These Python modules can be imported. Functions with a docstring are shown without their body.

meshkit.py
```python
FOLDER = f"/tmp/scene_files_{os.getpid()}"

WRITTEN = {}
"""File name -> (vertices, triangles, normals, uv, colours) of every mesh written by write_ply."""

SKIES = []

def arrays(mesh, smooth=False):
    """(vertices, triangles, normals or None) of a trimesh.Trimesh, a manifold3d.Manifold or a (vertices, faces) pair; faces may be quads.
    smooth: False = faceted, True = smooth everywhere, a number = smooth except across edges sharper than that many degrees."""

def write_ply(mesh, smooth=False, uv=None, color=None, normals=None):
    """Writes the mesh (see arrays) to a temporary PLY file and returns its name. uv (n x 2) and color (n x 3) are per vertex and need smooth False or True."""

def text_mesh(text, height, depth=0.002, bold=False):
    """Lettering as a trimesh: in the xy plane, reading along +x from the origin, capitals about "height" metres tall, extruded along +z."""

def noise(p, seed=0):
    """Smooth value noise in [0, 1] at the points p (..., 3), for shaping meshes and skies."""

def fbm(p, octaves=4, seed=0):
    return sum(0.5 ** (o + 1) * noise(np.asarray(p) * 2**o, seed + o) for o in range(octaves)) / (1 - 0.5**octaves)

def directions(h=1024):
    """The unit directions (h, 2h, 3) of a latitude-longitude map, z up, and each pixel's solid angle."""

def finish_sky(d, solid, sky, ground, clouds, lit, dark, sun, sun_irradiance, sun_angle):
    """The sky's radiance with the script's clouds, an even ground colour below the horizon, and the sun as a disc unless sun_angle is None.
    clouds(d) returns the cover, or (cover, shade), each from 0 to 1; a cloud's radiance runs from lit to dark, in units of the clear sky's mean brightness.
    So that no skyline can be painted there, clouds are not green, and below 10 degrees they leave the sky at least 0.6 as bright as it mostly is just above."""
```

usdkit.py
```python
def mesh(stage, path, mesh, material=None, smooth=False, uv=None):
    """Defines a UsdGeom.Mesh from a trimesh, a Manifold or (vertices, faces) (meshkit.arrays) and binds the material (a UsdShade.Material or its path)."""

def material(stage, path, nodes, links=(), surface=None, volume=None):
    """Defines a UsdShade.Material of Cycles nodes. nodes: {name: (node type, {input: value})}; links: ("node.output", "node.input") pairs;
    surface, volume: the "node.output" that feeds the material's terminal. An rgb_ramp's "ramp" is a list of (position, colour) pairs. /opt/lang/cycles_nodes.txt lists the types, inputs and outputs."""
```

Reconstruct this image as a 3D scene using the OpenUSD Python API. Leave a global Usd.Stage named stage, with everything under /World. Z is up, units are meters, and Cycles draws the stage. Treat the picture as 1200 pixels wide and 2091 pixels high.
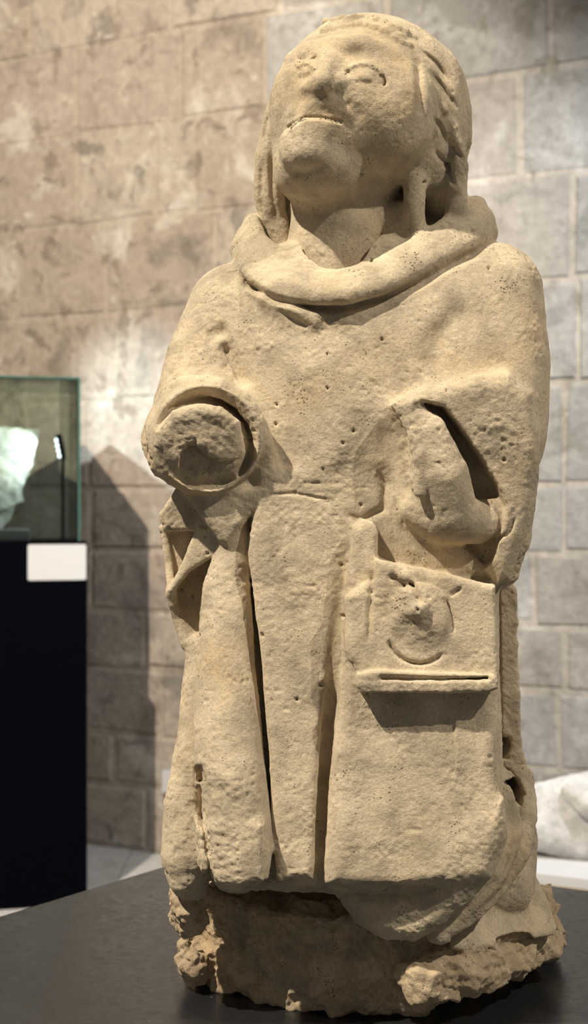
import math, random
import numpy as np, trimesh, usdkit, meshkit
import shapely.geometry as sg
from pxr import Gf, Sdf, Usd, UsdGeom, UsdLux, UsdShade, Vt

random.seed(7)
stage = Usd.Stage.CreateInMemory()
UsdGeom.SetStageUpAxis(stage, 'Z')
UsdGeom.SetStageMetersPerUnit(stage, 1.0)
UsdGeom.Xform.Define(stage, '/World')
UsdGeom.Scope.Define(stage, '/World/Looks')

# ------------------------------------------------------------------ camera
F = 3000.0                 # focal length in pixels of the 1200 x 2091 frame
ZC = 1.147                 # eye height above the floor
D0 = 1.40                  # distance of the statue's axis
S = D0 / F                 # metres per sculpting unit
VOX = 2.7                  # sculpting grid, in units
cam = UsdGeom.Camera.Define(stage, '/World/camera')
cam.CreateHorizontalApertureAttr(24.0)
cam.CreateVerticalApertureAttr(24.0 * 2091 / 1200)
cam.CreateFocalLengthAttr(24.0 * F / 1200)
cam.CreateFStopAttr(10.0)
cam.CreateFocusDistanceAttr(1.33)
cam.CreateExposureAttr(0.0)
cam.AddTranslateOp().Set(Gf.Vec3d(0, 0, ZC))
cam.AddRotateXOp().Set(90.0)


def at(u, v, Y):
    """the point at distance Y seen at pixel (u, v)"""
    return np.array([(u - 600) / F * Y, Y, ZC + (1045.5 - v) / F * Y])


# ------------------------------------------------------------------ lights
def spot(name, pos, target, power, radius, cone, soft, color):
    l = UsdLux.SphereLight.Define(stage, '/World/' + name)
    l.CreateRadiusAttr(radius)
    l.CreateIntensityAttr(power)
    l.CreateColorAttr(Gf.Vec3f(*color))
    l.CreateNormalizeAttr(True)
    sh = UsdLux.ShapingAPI.Apply(l.GetPrim())
    sh.CreateShapingConeAngleAttr(cone)
    sh.CreateShapingConeSoftnessAttr(soft)
    p, t = np.array(pos, float), np.array(target, float)
    z = (p - t) / np.linalg.norm(p - t)
    x = np.cross([0, 0, 1.0], z); x /= np.linalg.norm(x)
    y = np.cross(z, x)
    m = np.eye(4); m[0, :3], m[1, :3], m[2, :3], m[3, :3] = x, y, z, p
    l.AddTransformOp().Set(Gf.Matrix4d(*m.ravel()))


STAT = np.array([0.04, 1.40, 1.15])
spot('key_spot', STAT + 5.0 * np.array([-0.47, -0.42, 0.78]), STAT - np.array([0, 0, 0.12]), 535.0, 0.048, 15, 0.3, (1.0, 0.88, 0.71))
spot('second_spot', STAT + 5.0 * np.array([0.56, -0.42, 0.72]), STAT - np.array([0, 0, 0.12]), 195.0, 0.048, 15, 0.3, (1.0, 0.89, 0.74))
spot('wall_spot_warm', (-1.15, 1.85, 3.27), (-0.72, 5.0, 1.5), 215.0, 0.02, 36, 0.6, (1.0, 0.90, 0.77))
spot('wall_spot_cool', (1.3, 2.1, 3.3), (0.80, 4.35, 0.55), 100.0, 0.05, 34, 0.6, (0.87, 0.935, 1.0))
spot('patch_spot', (-1.6, 3.3, 2.6), (-0.55, 4.95, 1.47), 140.0, 0.02, 9, 1.0, (0.72, 0.92, 1.0))

dome = UsdLux.DomeLight.Define(stage, '/World/room_light')
dome.CreateIntensityAttr(0.05)
dome.CreateColorAttr(Gf.Vec3f(1.0, 0.93, 0.84))


# ------------------------------------------------------------------ helpers
taken = {}


def numbered(path):
    n = taken.get(path, 0)
    taken[path] = n + 1
    return path if n == 0 else f'{path}_{n:03d}'


def tag(p, label=None, cat=None, group=None, kind=None):
    for k, x in (('label', label), ('category', cat), ('group', group), ('kind', kind)):
        if x:
            p.SetCustomDataByKey(k, x)
    return p


def thing(name, loc, label=None, cat=None, group=None, kind=None):
    x = UsdGeom.Xform.Define(stage, numbered('/World/' + name))
    x.AddTranslateOp().Set(Gf.Vec3d(*map(float, loc)))
    x.loc = np.array(loc, float)
    tag(x.GetPrim(), label, cat, group, kind)
    return x


def part(parent, name, mesh, mat, smooth=30, local=False, label=None, kind=None):
    """mesh in world coordinates (local=False) as a child of the thing"""
    path = numbered(str(parent.GetPath()) + '/' + name)
    m = mesh.copy() if not local else mesh
    if not local:
        m.apply_translation(-parent.loc)
    p = usdkit.mesh(stage, path, m, mat, smooth=smooth)
    tag(p.GetPrim(), label=label, kind=kind)
    p.loc = parent.loc
    return p


def raw_mesh(path, v, f, n, mat):
    m = UsdGeom.Mesh.Define(stage, path)
    m.CreatePointsAttr(Vt.Vec3fArray.FromNumpy(v.astype(np.float32)))
    m.CreateFaceVertexCountsAttr(Vt.IntArray.FromNumpy(np.full(len(f), 3, np.int32)))
    m.CreateFaceVertexIndicesAttr(Vt.IntArray.FromNumpy(f.astype(np.int32).ravel()))
    m.CreateSubdivisionSchemeAttr('none')
    m.CreateNormalsAttr(Vt.Vec3fArray.FromNumpy(n.astype(np.float32)))
    m.SetNormalsInterpolation('vertex')
    UsdShade.MaterialBindingAPI.Apply(m.GetPrim()).Bind(mat)
    return m


def material(name, nodes, links, surface):
    return usdkit.material(stage, '/World/Looks/' + name, nodes, links, surface=surface)


def plain(name, color, rough=0.5, spec=0.5, metal=0.0, **more):
    return material(name, {'p': ('principled_bsdf', dict(base_color=color, roughness=rough, specular_ior_level=spec, metallic=metal, **more))}, [], 'p.BSDF')


# ------------------------------------------------------------------ materials
def stone_material(name, base, dark, pale, warm, scale=1.0, pit=0.55, bump=0.0016):
    n = {
        'tc': ('texture_coordinate', {}),
        'big': ('noise_texture', dict(scale=9.0 * scale, detail=5.0, roughness=0.6)),
        'bigr': ('rgb_ramp', dict(ramp=[(0.30, dark), (0.48, base), (0.62, base), (0.78, pale)])),
        'warm': ('noise_texture', dict(scale=5.5 * scale, detail=6.0, roughness=0.62, distortion=0.6)),
        'warmr': ('map_range', dict(from_min=0.52, from_max=0.72, to_min=0.0, to_max=0.85, clamp=True)),
        'mx': ('mix_color', dict(b=warm)),
        'grit': ('noise_texture', dict(scale=420.0 * scale, detail=3.0, roughness=0.7)),
        'gritr': ('map_range', dict(from_min=0.25, from_max=0.7, to_min=0.80, to_max=1.10, clamp=True)),
        'st': ('noise_texture', dict(scale=30.0 * scale, detail=5.0, roughness=0.65, distortion=0.4)),
        'str': ('map_range', dict(from_min=0.36, from_max=0.60, to_min=0.74, to_max=1.06, clamp=True)),
        'ms': ('mix_color', dict(blend_type='multiply', fac=1.0)),
        'mg': ('mix_color', dict(blend_type='multiply', fac=1.0)),
        'pv': ('voronoi_texture', dict(scale=300.0 * scale, randomness=1.0)),
        'pn': ('noise_texture', dict(scale=38.0 * scale, detail=3.0)),
        'psize': ('map_range', dict(from_min=0.5, from_max=0.75, to_min=0.0, to_max=0.30, clamp=True)),
        'plt': ('math', dict(math_type='subtract')),
        'pm': ('map_range', dict(from_min=-0.06, from_max=0.06, to_min=1.0, to_max=0.0, clamp=True)),
        'pcol': ('mix_color', dict(blend_type='multiply', b=(pit, pit * 0.92, pit * 0.85))),
        'b1': ('noise_texture', dict(scale=190.0 * scale, detail=5.0, roughness=0.72)),
        'b2': ('math', dict(math_type='subtract')),
        'pms': ('math', dict(math_type='multiply', value2=0.7)),
        'bump': ('bump', dict(strength=1.0, distance=bump * 1.0)),
        'p': ('principled_bsdf', dict(roughness=0.92, specular_ior_level=0.15, diffuse_roughness=0.4)),
    }
    links = [('tc.object', x + '.vector') for x in ('big', 'warm', 'grit', 'pv', 'pn', 'b1', 'st')]
    links += [('big.fac', 'bigr.fac'), ('warm.fac', 'warmr.value'), ('warmr.result', 'mx.fac'), ('bigr.color', 'mx.a'),
              ('grit.fac', 'gritr.value'), ('mx.result', 'ms.a'), ('st.fac', 'str.value'), ('str.result', 'ms.b'), ('ms.result', 'mg.a'), ('gritr.result', 'mg.b'),
              ('pn.fac', 'psize.value'), ('pv.distance', 'plt.value1'), ('psize.result', 'plt.value2'), ('plt.value', 'pm.value'),
              ('mg.result', 'pcol.a'), ('pm.result', 'pcol.fac'), ('pcol.result', 'p.base_color'),
              ('pm.result', 'pms.value1'), ('b1.fac', 'b2.value1'), ('pms.value', 'b2.value2'), ('b2.value', 'bump.height'), ('bump.normal', 'p.normal')]
    return material(name, n, links, 'p.BSDF')


def wall_stone(name, base, dark, pale, spots):
    n = {
        'g': ('geometry', {}),
        'big': ('noise_texture', dict(scale=4.6, detail=7.0, roughness=0.66, distortion=0.4)),
        'bigr': ('rgb_ramp', dict(ramp=[(0.33, dark), (0.45, base), (0.54, base), (0.66, pale)])),
        'sp': ('noise_texture', dict(scale=11.0, detail=4.0, roughness=0.6, distortion=0.5)),
        'spr': ('map_range', dict(from_min=0.56, from_max=0.64, to_min=0.0, to_max=0.85, clamp=True)),
        'mx': ('mix_color', dict(b=spots)),
        'fine': ('noise_texture', dict(scale=34.0, detail=4.0, roughness=0.65)),
        'finer': ('map_range', dict(from_min=0.3, from_max=0.7, to_min=0.82, to_max=1.14, clamp=True)),
        'mf': ('mix_color', dict(blend_type='multiply', fac=1.0)),
        'b': ('bump', dict(strength=0.8, distance=0.008)),
        'p': ('principled_bsdf', dict(roughness=0.95, specular_ior_level=0.1)),
    }
    links = [('g.position', x + '.vector') for x in ('big', 'sp', 'fine')]
    links += [('big.fac', 'bigr.fac'), ('sp.fac', 'spr.value'), ('spr.result', 'mx.fac'), ('bigr.color', 'mx.a'), ('fine.fac', 'finer.value'),
              ('mx.result', 'mf.a'), ('finer.result', 'mf.b'), ('mf.result', 'p.base_color'), ('fine.fac', 'b.height'), ('b.normal', 'p.normal')]
    return material(name, n, links, 'p.BSDF')


M_STATUE = stone_material('limestone_carved', (0.60, 0.51, 0.37), (0.42, 0.36, 0.265), (0.69, 0.60, 0.455), (0.57, 0.44, 0.27))
M_ROCK = stone_material('limestone_broken', (0.55, 0.44, 0.30), (0.36, 0.30, 0.22), (0.66, 0.56, 0.42), (0.48, 0.34, 0.20), pit=0.45, bump=0.0026)
WALL_BROWN = [wall_stone('wall_stone_brown', (0.37, 0.305, 0.24), (0.22, 0.19, 0.155), (0.54, 0.49, 0.41), (0.21, 0.17, 0.13)),
              wall_stone('wall_stone_buff', (0.41, 0.345, 0.275), (0.25, 0.22, 0.18), (0.56, 0.51, 0.43), (0.22, 0.195, 0.16)),
              wall_stone('wall_stone_dun', (0.38, 0.31, 0.25), (0.25, 0.21, 0.175), (0.53, 0.47, 0.39), (0.24, 0.19, 0.15))]
WALL_GREY = [wall_stone('wall_stone_grey', (0.335, 0.32, 0.295), (0.23, 0.225, 0.205), (0.46, 0.445, 0.42), (0.25, 0.235, 0.20)),
             wall_stone('wall_stone_pale_grey', (0.365, 0.35, 0.325), (0.26, 0.25, 0.23), (0.48, 0.465, 0.44), (0.27, 0.25, 0.22)),
             wall_stone('wall_stone_taupe', (0.345, 0.315, 0.28), (0.24, 0.225, 0.20), (0.46, 0.43, 0.395), (0.25, 0.225, 0.19))]
M_MORTAR = wall_stone('mortar', (0.43, 0.385, 0.33), (0.30, 0.27, 0.23), (0.57, 0.53, 0.48), (0.26, 0.225, 0.18))
M_MORTAR_BROWN = wall_stone('mortar_brown', (0.40, 0.335, 0.265), (0.28, 0.235, 0.185), (0.53, 0.47, 0.39), (0.24, 0.195, 0.15))
M_FLOOR = wall_stone('floor_stone', (0.50, 0.475, 0.44), (0.42, 0.40, 0.37), (0.56, 0.53, 0.49), (0.42, 0.39, 0.35))
M_BLACK = plain('black_plinth_paint', (0.002, 0.002, 0.0035), 0.7, 0.01)
M_WHITE = plain('white_card', (0.60, 0.585, 0.575), 0.6, 0.2)
M_BOARD = plain('platform_paint', (0.58, 0.575, 0.575), 0.7, 0.2)
M_PALE = stone_material('pale_limestone', (0.70, 0.685, 0.67), (0.60, 0.58, 0.56), (0.76, 0.745, 0.73), (0.65, 0.61, 0.56), scale=0.5)
M_TAN = plain('tan_wood_edge', (0.36, 0.27, 0.18), 0.6, 0.3)
M_STEEL = plain('grey_metal', (0.20, 0.20, 0.21), 0.4, 0.5, 0.7)
M_GREY = plain('grey_block_paint', (0.20, 0.21, 0.215), 0.6, 0.3)
M_SLATE = stone_material('white_fragment_stone', (0.70, 0.72, 0.66), (0.40, 0.42, 0.38), (0.80, 0.82, 0.78), (0.55, 0.60, 0.40), scale=1.5)
M_GLASS = material('case_glass', {
    'f': ('fresnel', dict(IOR=1.45)), 't': ('transparent_bsdf', dict(color=(0.90, 0.945, 0.92))),
    'g': ('glossy_bsdf', dict(color=(1, 1, 1), roughness=0.02)), 'm': ('mix_closure', {})},
    [('f.fac', 'm.fac'), ('t.BSDF', 'm.closure1'), ('g.BSDF', 'm.closure2')], 'm.closure')
M_GEDGE = material('glass_edge', {'p': ('principled_bsdf', dict(base_color=(0.07, 0.155, 0.125), roughness=0.15, specular_ior_level=0.5))}, [], 'p.BSDF')
M_LED = material('led_glow', {'e': ('emission', dict(color=(0.85, 0.95, 1.0), strength=4.0))}, [], 'e.emission')
M_TOP = material('pedestal_paint', {
    'g': ('geometry', {}),
    'n': ('noise_texture', dict(scale=120.0, detail=3.0)),
    'd': ('voronoi_texture', dict(scale=26.0, randomness=1.0)),
    'dn': ('white_noise_texture', {}),
    'dm': ('map_range', dict(from_min=0.02, from_max=0.035, to_min=0.5, to_max=0.0, clamp=True)),
    'dk': ('math', dict(math_type='greater_than', value2=0.62)),
    'dd': ('math', dict(math_type='multiply')),
    'c': ('mix_color', dict(a=(0.015, 0.0165, 0.019), b=(0.22, 0.21, 0.19))),
    'r': ('map_range', dict(from_min=0.3, from_max=0.7, to_min=0.26, to_max=0.36)),
    'b': ('bump', dict(strength=0.25, distance=0.0006)),
    'p': ('principled_bsdf', dict(specular_ior_level=0.5))},
    [('g.position', 'n.vector'), ('g.position', 'd.vector'), ('d.position', 'dn.vector'), ('d.distance', 'dm.value'), ('dn.value', 'dk.value1'),
     ('dm.result', 'dd.value1'), ('dk.value', 'dd.value2'), ('dd.value', 'c.fac'), ('c.result', 'p.base_color'), ('n.fac', 'r.value'), ('r.result', 'p.roughness'),
     ('n.fac', 'b.height'), ('b.normal', 'p.normal')], 'p.BSDF')

# ------------------------------------------------------------------ the room: an oblique wall of coursed stone, and the floor
W0 = np.array([-1.048, 5.24]); W1 = np.array([0.854, 4.27])
WD = (W1 - W0) / np.linalg.norm(W1 - W0)                  # along the wall, to the right
WN = np.array([WD[1], -WD[0]])                            # out of the wall, towards the room


def wall_s(u):
    """how far along the wall the view ray of column u meets it"""
    r = np.array([(u - 600) / F, 1.0])
    a = np.linalg.solve(np.stack([r, -WD], 1), W0)
    return a[1]


def on_wall(s, out, z):
    p = W0 + WD * s + WN * out
    return np.array([p[0], p[1], z])


def wall_box(s0, s1, z0, z1, o0, o1, jit=0.0, rng=None, bev=0.006):
    """a stone: bevelled front face with slightly uneven edges"""
    def ring(inset, out):
        pts = []
        for a, b, sa, sb in ((s0, z0, 1, 1), (s1, z0, -1, 1), (s1, z1, -1, -1), (s0, z1, 1, -1)):
            pts.append([a + sa * inset, out, b + sb * inset])
        return pts
    r = rng or random
    base, mid, top = ring(0, o0), ring(0, o1 - bev), ring(bev * 1.3, o1)
    j = [(r.uniform(-jit, jit), r.uniform(-jit, jit), r.uniform(-jit, jit)) for _ in range(4)]
    V = []
    for k, rg in enumerate((base, mid, top)):
        for q, (a, o, b) in enumerate(rg):
            V.append(on_wall(a + j[q][0], o + (j[q][2] * 0.4 if k == 2 else 0), b + j[q][1]))
    c = np.mean(V[8:], 0) + np.r_[WN, 0] * r.uniform(-0.001, 0.003)
    V.append(c)
    Fc = [[3, 2, 1], [3, 1, 0]]
    for k in (0, 4):
        for q in range(4):
            n = (q + 1) % 4
            Fc += [[k + q, k + n, k + 4 + n], [k + q, k + 4 + n, k + 4 + q]]
    for q in range(4):
        Fc.append([8 + q, 8 + (q + 1) % 4, 12])
    m = trimesh.Trimesh(np.array(V), np.array(Fc), process=False)
    return m


def block(s0, s1, z0, z1, o0, o1):
    V = [on_wall(s, o, z) for z in (z0, z1) for o in (o0, o1) for s in (s0, s1)]
    return trimesh.convex.convex_hull(np.array(V))


wall = thing('wall_back', (0, 0, 0), kind='structure')
sm = wall_s(572)
part(wall, 'mortar', block(-2.2, sm, 0.0, 3.6, -0.3, 0.0), M_MORTAR_BROWN, smooth=False)
part(wall, 'mortar', block(sm, 3.9, 0.0, 3.6, -0.3, 0.0), M_MORTAR, smooth=False)
courses = [-1.147, -0.93, -0.754, -0.53, -0.335, -0.123, 0.083, 0.38, 0.68, 0.993, 1.302, 1.605, 1.90, 2.18, 2.45]
joints = {0: [90, 300, 560, 900, 1130], 1: [235, 430, 700, 1010, 1150], 2: [120, 330, 640, 880, 1140], 3: [60, 300, 520, 760, 1000, 1155], 4: [110, 190, 420, 690, 960, 1090],
          5: [190, 400, 640, 900, 1150], 6: [60, 185, 420, 700, 960, 1150], 7: [150, 238, 470, 760, 1012, 1180], 8: [35, 215, 440, 690, 930, 1166], 9: [160, 318, 395, 570, 800, 1060],
          10: [155, 368, 540, 790, 1122], 11: [60, 230, 350, 572, 850, 1128], 12: [100, 300, 560, 800, 1050], 13: [150, 420, 690, 950]}
rw = random.Random(3)
for k, us in joints.items():
    ss = [wall_s(u) for u in us]
    while ss[0] > -1.7:
        ss.insert(0, ss[0] - rw.uniform(0.28, 0.5))
    while ss[-1] < 3.4:
        ss.append(ss[-1] + rw.uniform(0.3, 0.6))
    for a, b in zip(ss[:-1], ss[1:]):
        g = rw.uniform(0.004, 0.009)
        mid = (a + b) / 2
        grey = mid > wall_s(575) + rw.uniform(-0.1, 0.1)
        mat = rw.choice(WALL_GREY if grey else WALL_BROWN)
        m = wall_box(a + g, b - g, ZC + courses[k] + g, ZC + courses[k + 1] - g, -0.02, 0.003 + rw.uniform(0, 0.004), 0.007, rw)
        part(wall, 'stone', m, mat, smooth=False)

floor = thing('floor', (0, 0, 0), kind='structure')
fx = [-3.3 + 0.55 * i for i in range(13)]
fy = [0.2 + 0.62 * i for i in range(9)]
part(floor, 'screed', trimesh.creation.box(bounds=[[-3.4, 0.0, -0.10], [3.5, 6.4, -0.008]]), M_MORTAR, smooth=False)
for i in range(len(fx) - 1):
    for j in range(len(fy) - 1):
        b = trimesh.creation.box(bounds=[[fx[i] + 0.002, fy[j] + 0.002, -0.03], [fx[i + 1] - 0.002, fy[j + 1] - 0.002, rw.uniform(-0.001, 0.0)]])
        # keep the slabs on the room side of the wall
        c = np.array([(fx[i] + fx[i + 1]) / 2, (fy[j] + fy[j + 1]) / 2])
        if np.dot(c - W0, WN) > -0.5:
            part(floor, 'floor_slab', b, M_FLOOR, smooth=False)


def rbox(size, r=0.004, seg=2):
    """a box with rounded edges, centred"""
    import manifold3d as m3
    sx, sy, sz = (max(x / 2 - r, 1e-4) for x in size)
    s = m3.Manifold.sphere(r, 4 * seg)
    h = m3.Manifold.batch_hull([s.translate((a * sx, b * sy, c * sz)) for a in (-1, 1) for b in (-1, 1) for c in (-1, 1)])
    mm = h.to_mesh()
    return trimesh.Trimesh(mm.vert_properties[:, :3], mm.tri_verts, process=False)


# ------------------------------------------------------------------ pedestal of the statue
HP = 1020.0 * S                                            # the pedestal's top below the eye
ZP = ZC - HP
C = np.array([-0.0814, 2.1066])
e1 = np.array([-0.576, -0.817]); e2 = np.array([0.866, -0.50])
L = 1.15
quad = [C, C + e1 * L, C + (e1 + e2) * L, C + e2 * L]
cen = np.mean(quad, 0)


def slab(poly, z0, z1, bev=0.003):
    c = np.mean(poly, 0)
    V = []
    for z, k in ((z0, 0), (z1 - bev, 0), (z1, bev)):
        for p in poly:
            V.append([*(p + (c - p) / np.linalg.norm(c - p) * k), z])
    return trimesh.convex.convex_hull(np.array(V))


ped = thing('pedestal', (cen[0], cen[1], 0), 'black satin pedestal with dusty top under the kneeling stone statue', 'pedestal')
part(ped, 'body', slab([p + (cen - p) * 0.012 for p in quad], 0.0, ZP - 0.024), M_BLACK, smooth=20)
part(ped, 'top_board', slab(quad, ZP - 0.024, ZP), M_TOP, smooth=20)

# ------------------------------------------------------------------ glass case at the left
th = math.radians(15)
ca, cb = np.array([math.cos(th), math.sin(th)]), np.array([-math.sin(th), math.cos(th)])
Ycase = 4.3
PR = at(178, 1105, Ycase)                                  # front right top corner of the plinth
ZT = PR[2]
GR = at(163, 773, Ycase + 0.012)
HG = GR[2] - ZT
CW, CD = 0.74, 0.53


def case_pt(a, b, z):
    """a: to the left along the front, b: backwards, from the plinth's front right corner"""
    p = PR[:2] - ca * a + cb * b
    return np.array([p[0], p[1], z])


def case_box(a0, a1, b0, b1, z0, z1, r=0.002):
    m = rbox((a1 - a0, b1 - b0, z1 - z0), min(r, (z1 - z0) * 0.4, (b1 - b0) * 0.4, (a1 - a0) * 0.4))
    m.apply_transform(trimesh.transformations.rotation_matrix(th, [0, 0, 1]))
    m.apply_translation(case_pt((a0 + a1) / 2, (b0 + b1) / 2, (z0 + z1) / 2))
    return m


case = thing('display_case', case_pt(CW / 2, CD / 2, 0), 'glass display case on a tall black plinth at the left', 'display case')
part(case, 'plinth', case_box(0, CW, 0, CD, 0.0, ZT), M_BLACK, smooth=30)
gi = 0.022                                                 # the glass stands this far in from the plinth's edge
gt = 0.006
g0, g1, h0, h1 = gi, CW - gi, 0.014, CD - gi
part(case, 'glass_pane', case_box(g0 + gt, g1 - gt, h0, h0 + gt, ZT, ZT + HG, 0.0005), M_GLASS, smooth=False, label='clear front glass pane of the case')
part(case, 'glass_pane', case_box(g0 + gt, g1 - gt, h1 - gt, h1, ZT, ZT + HG, 0.0005), M_GLASS, smooth=False)
part(case, 'glass_pane', case_box(g0, g0 + gt, h0 + gt, h1 - gt, ZT, ZT + HG, 0.0005), M_GLASS, smooth=False)
part(case, 'glass_pane', case_box(g1 - gt, g1, h0 + gt, h1 - gt, ZT, ZT + HG, 0.0005), M_GLASS, smooth=False)
part(case, 'glass_top', case_box(g0 + gt, g1 - gt, h0 + gt, h1 - gt, ZT + HG - gt, ZT + HG, 0.0005), M_GLASS, smooth=False)
for a in (g0, g1):
    for b in (h0, h1):
        part(case, 'glass_edge', case_box(a - 0.003, a + 0.003, b - 0.003, b + 0.003, ZT, ZT + HG, 0.0005), M_GEDGE, smooth=False, label='green polished edge of the glass')
for b in (h0, h1):
    part(case, 'glass_edge', case_box(g0, g1, b - 0.003, b + 0.003, ZT + HG - 0.003, ZT + HG + 0.003, 0.0005), M_GEDGE, smooth=False)
for a in (g0, g1):
    part(case, 'glass_edge', case_box(a - 0.003, a + 0.003, h0, h1, ZT + HG - 0.003, ZT + HG + 0.003, 0.0005), M_GEDGE, smooth=False)

# card on the plinth's front
card = thing('label_card', case_pt(0.086, -0.004, ZT - 0.055), 'blank white rounded card on the front of the black plinth', 'label')
cf = trimesh.creation.extrude_polygon(sg.box(0.0035, -0.113, 0.172, -0.009).buffer(-0.006).buffer(0.006), 0.003, engine='earcut')
cv = np.array([case_pt(a, -0.001 - c, ZT + b_) for a, b_, c in cf.vertices])
cf = trimesh.Trimesh(cv, cf.faces, process=False); cf.fix_normals()
part(card, 'card_face', cf, M_WHITE, smooth=20)

# things inside the case
mount = thing('mount_block', case_pt(0.36, 0.20, ZT), 'low grey mount block under the pale stone fragment in the case', 'mount')
part(mount, 'block', case_box(0.155, 0.60, 0.12, 0.30, ZT, ZT + 0.034, 0.003), M_GREY)
fragment = thing('stone_fragment', case_pt(0.33, 0.21, ZT + 0.034), 'brightly lit whitish broken stone fragment inside the glass case', 'stone fragment')
poly = [(0.50, 0.0), (0.50, 0.30), (0.42, 0.305), (0.128, 0.300), (0.135, 0.25), (0.150, 0.19), (0.162, 0.155), (0.176, 0.11), (0.174, 0.085), (0.20, 0.078), (0.215, 0.03), (0.235, 0.0)]
fm = trimesh.creation.extrude_polygon(sg.Polygon(poly).buffer(-0.004).buffer(0.004), 0.10, engine='earcut')
fm = fm.subdivide_to_size(0.018)
fv = np.array(fm.vertices)
fv += (np.stack([meshkit.fbm(fv * 26, 4, s) for s in (1, 2, 3)], 1) - 0.5) * 0.030
fv = np.array([case_pt(a, 0.255 - c, ZT + 0.034 + max(b, 0.0)) for a, b, c in fv])
fm = trimesh.Trimesh(fv, fm.faces, process=False); fm.fix_normals()
part(fragment, 'fragment', fm, M_SLATE, smooth=50)


def tube(points, r, n=12, cap=True):
    P = np.array(points, float); R = np.broadcast_to(r, len(P))
    V, Fc = [], []
    T = np.gradient(P, axis=0); T /= np.linalg.norm(T, axis=1)[:, None]
    up = np.array([0, 1.0, 0]) if abs(T[0][1]) < 0.9 else np.array([1.0, 0, 0])
    for p, t, rr in zip(P, T, R):
        x = np.cross(up, t); x /= np.linalg.norm(x); y = np.cross(t, x)
        for k in range(n):
            a = 2 * math.pi * k / n
            V.append(p + rr * (x * math.cos(a) + y * math.sin(a)))
    for i in range(len(P) - 1):
        for k in range(n):
            a, b = i * n + k, i * n + (k + 1) % n
            Fc += [[a, b, b + n], [a, b + n, a + n]]
    V += [P[0], P[-1]]
    m = len(V)
    for k in range(n):
        Fc += [[m - 2, (k + 1) % n, k], [m - 1, (len(P) - 1) * n + k, (len(P) - 1) * n + (k + 1) % n]]
    return trimesh.Trimesh(np.array(V), np.array(Fc), process=False)


la, lb = 0.060, 0.10
lamp = thing('case_lamp', case_pt(la, lb, ZT), 'slim black stalk lamp with glowing head inside the glass case', 'lamp')
hz = 0.245
part(lamp, 'base', tube([case_pt(la, lb, ZT), case_pt(la, lb, ZT + 0.004), case_pt(la, lb, ZT + 0.006)], [0.016, 0.016, 0.012], 20), M_BLACK)
part(lamp, 'stalk', tube([case_pt(la, lb, ZT + 0.005), case_pt(la, lb, ZT + 0.15), case_pt(la, lb, ZT + hz)], 0.0052), M_BLACK)
hd0, hd1 = case_pt(la - 0.002, lb, ZT + hz - 0.004), case_pt(la + 0.013, lb, ZT + hz + 0.072)
part(lamp, 'lamp_head', tube([hd0, hd0 + (hd1 - hd0) * 0.05, hd1 - (hd1 - hd0) * 0.05, hd1], [0.007, 0.0095, 0.0095, 0.007]), M_BLACK)
for k in range(4):
    c0 = hd0 + (hd1 - hd0) * (0.16 + 0.2 * k)
    led = trimesh.creation.icosphere(2, 0.0068)
    led.apply_scale([1.0, 0.6, 1.0])
    led.apply_translation(c0 + np.array([-0.0075, -0.004, 0]))
    part(lamp, 'led', led, M_LED, label='glowing white LED lens')
lp = hd0 + (hd1 - hd0) * 0.5 + np.array([-0.022, -0.012, 0.0])
spot('case_lamp_light', lp, case_pt(0.36, 0.16, ZT + 0.17), 0.85, 0.008, 60, 0.3, (0.86, 0.97, 1.0))

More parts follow.
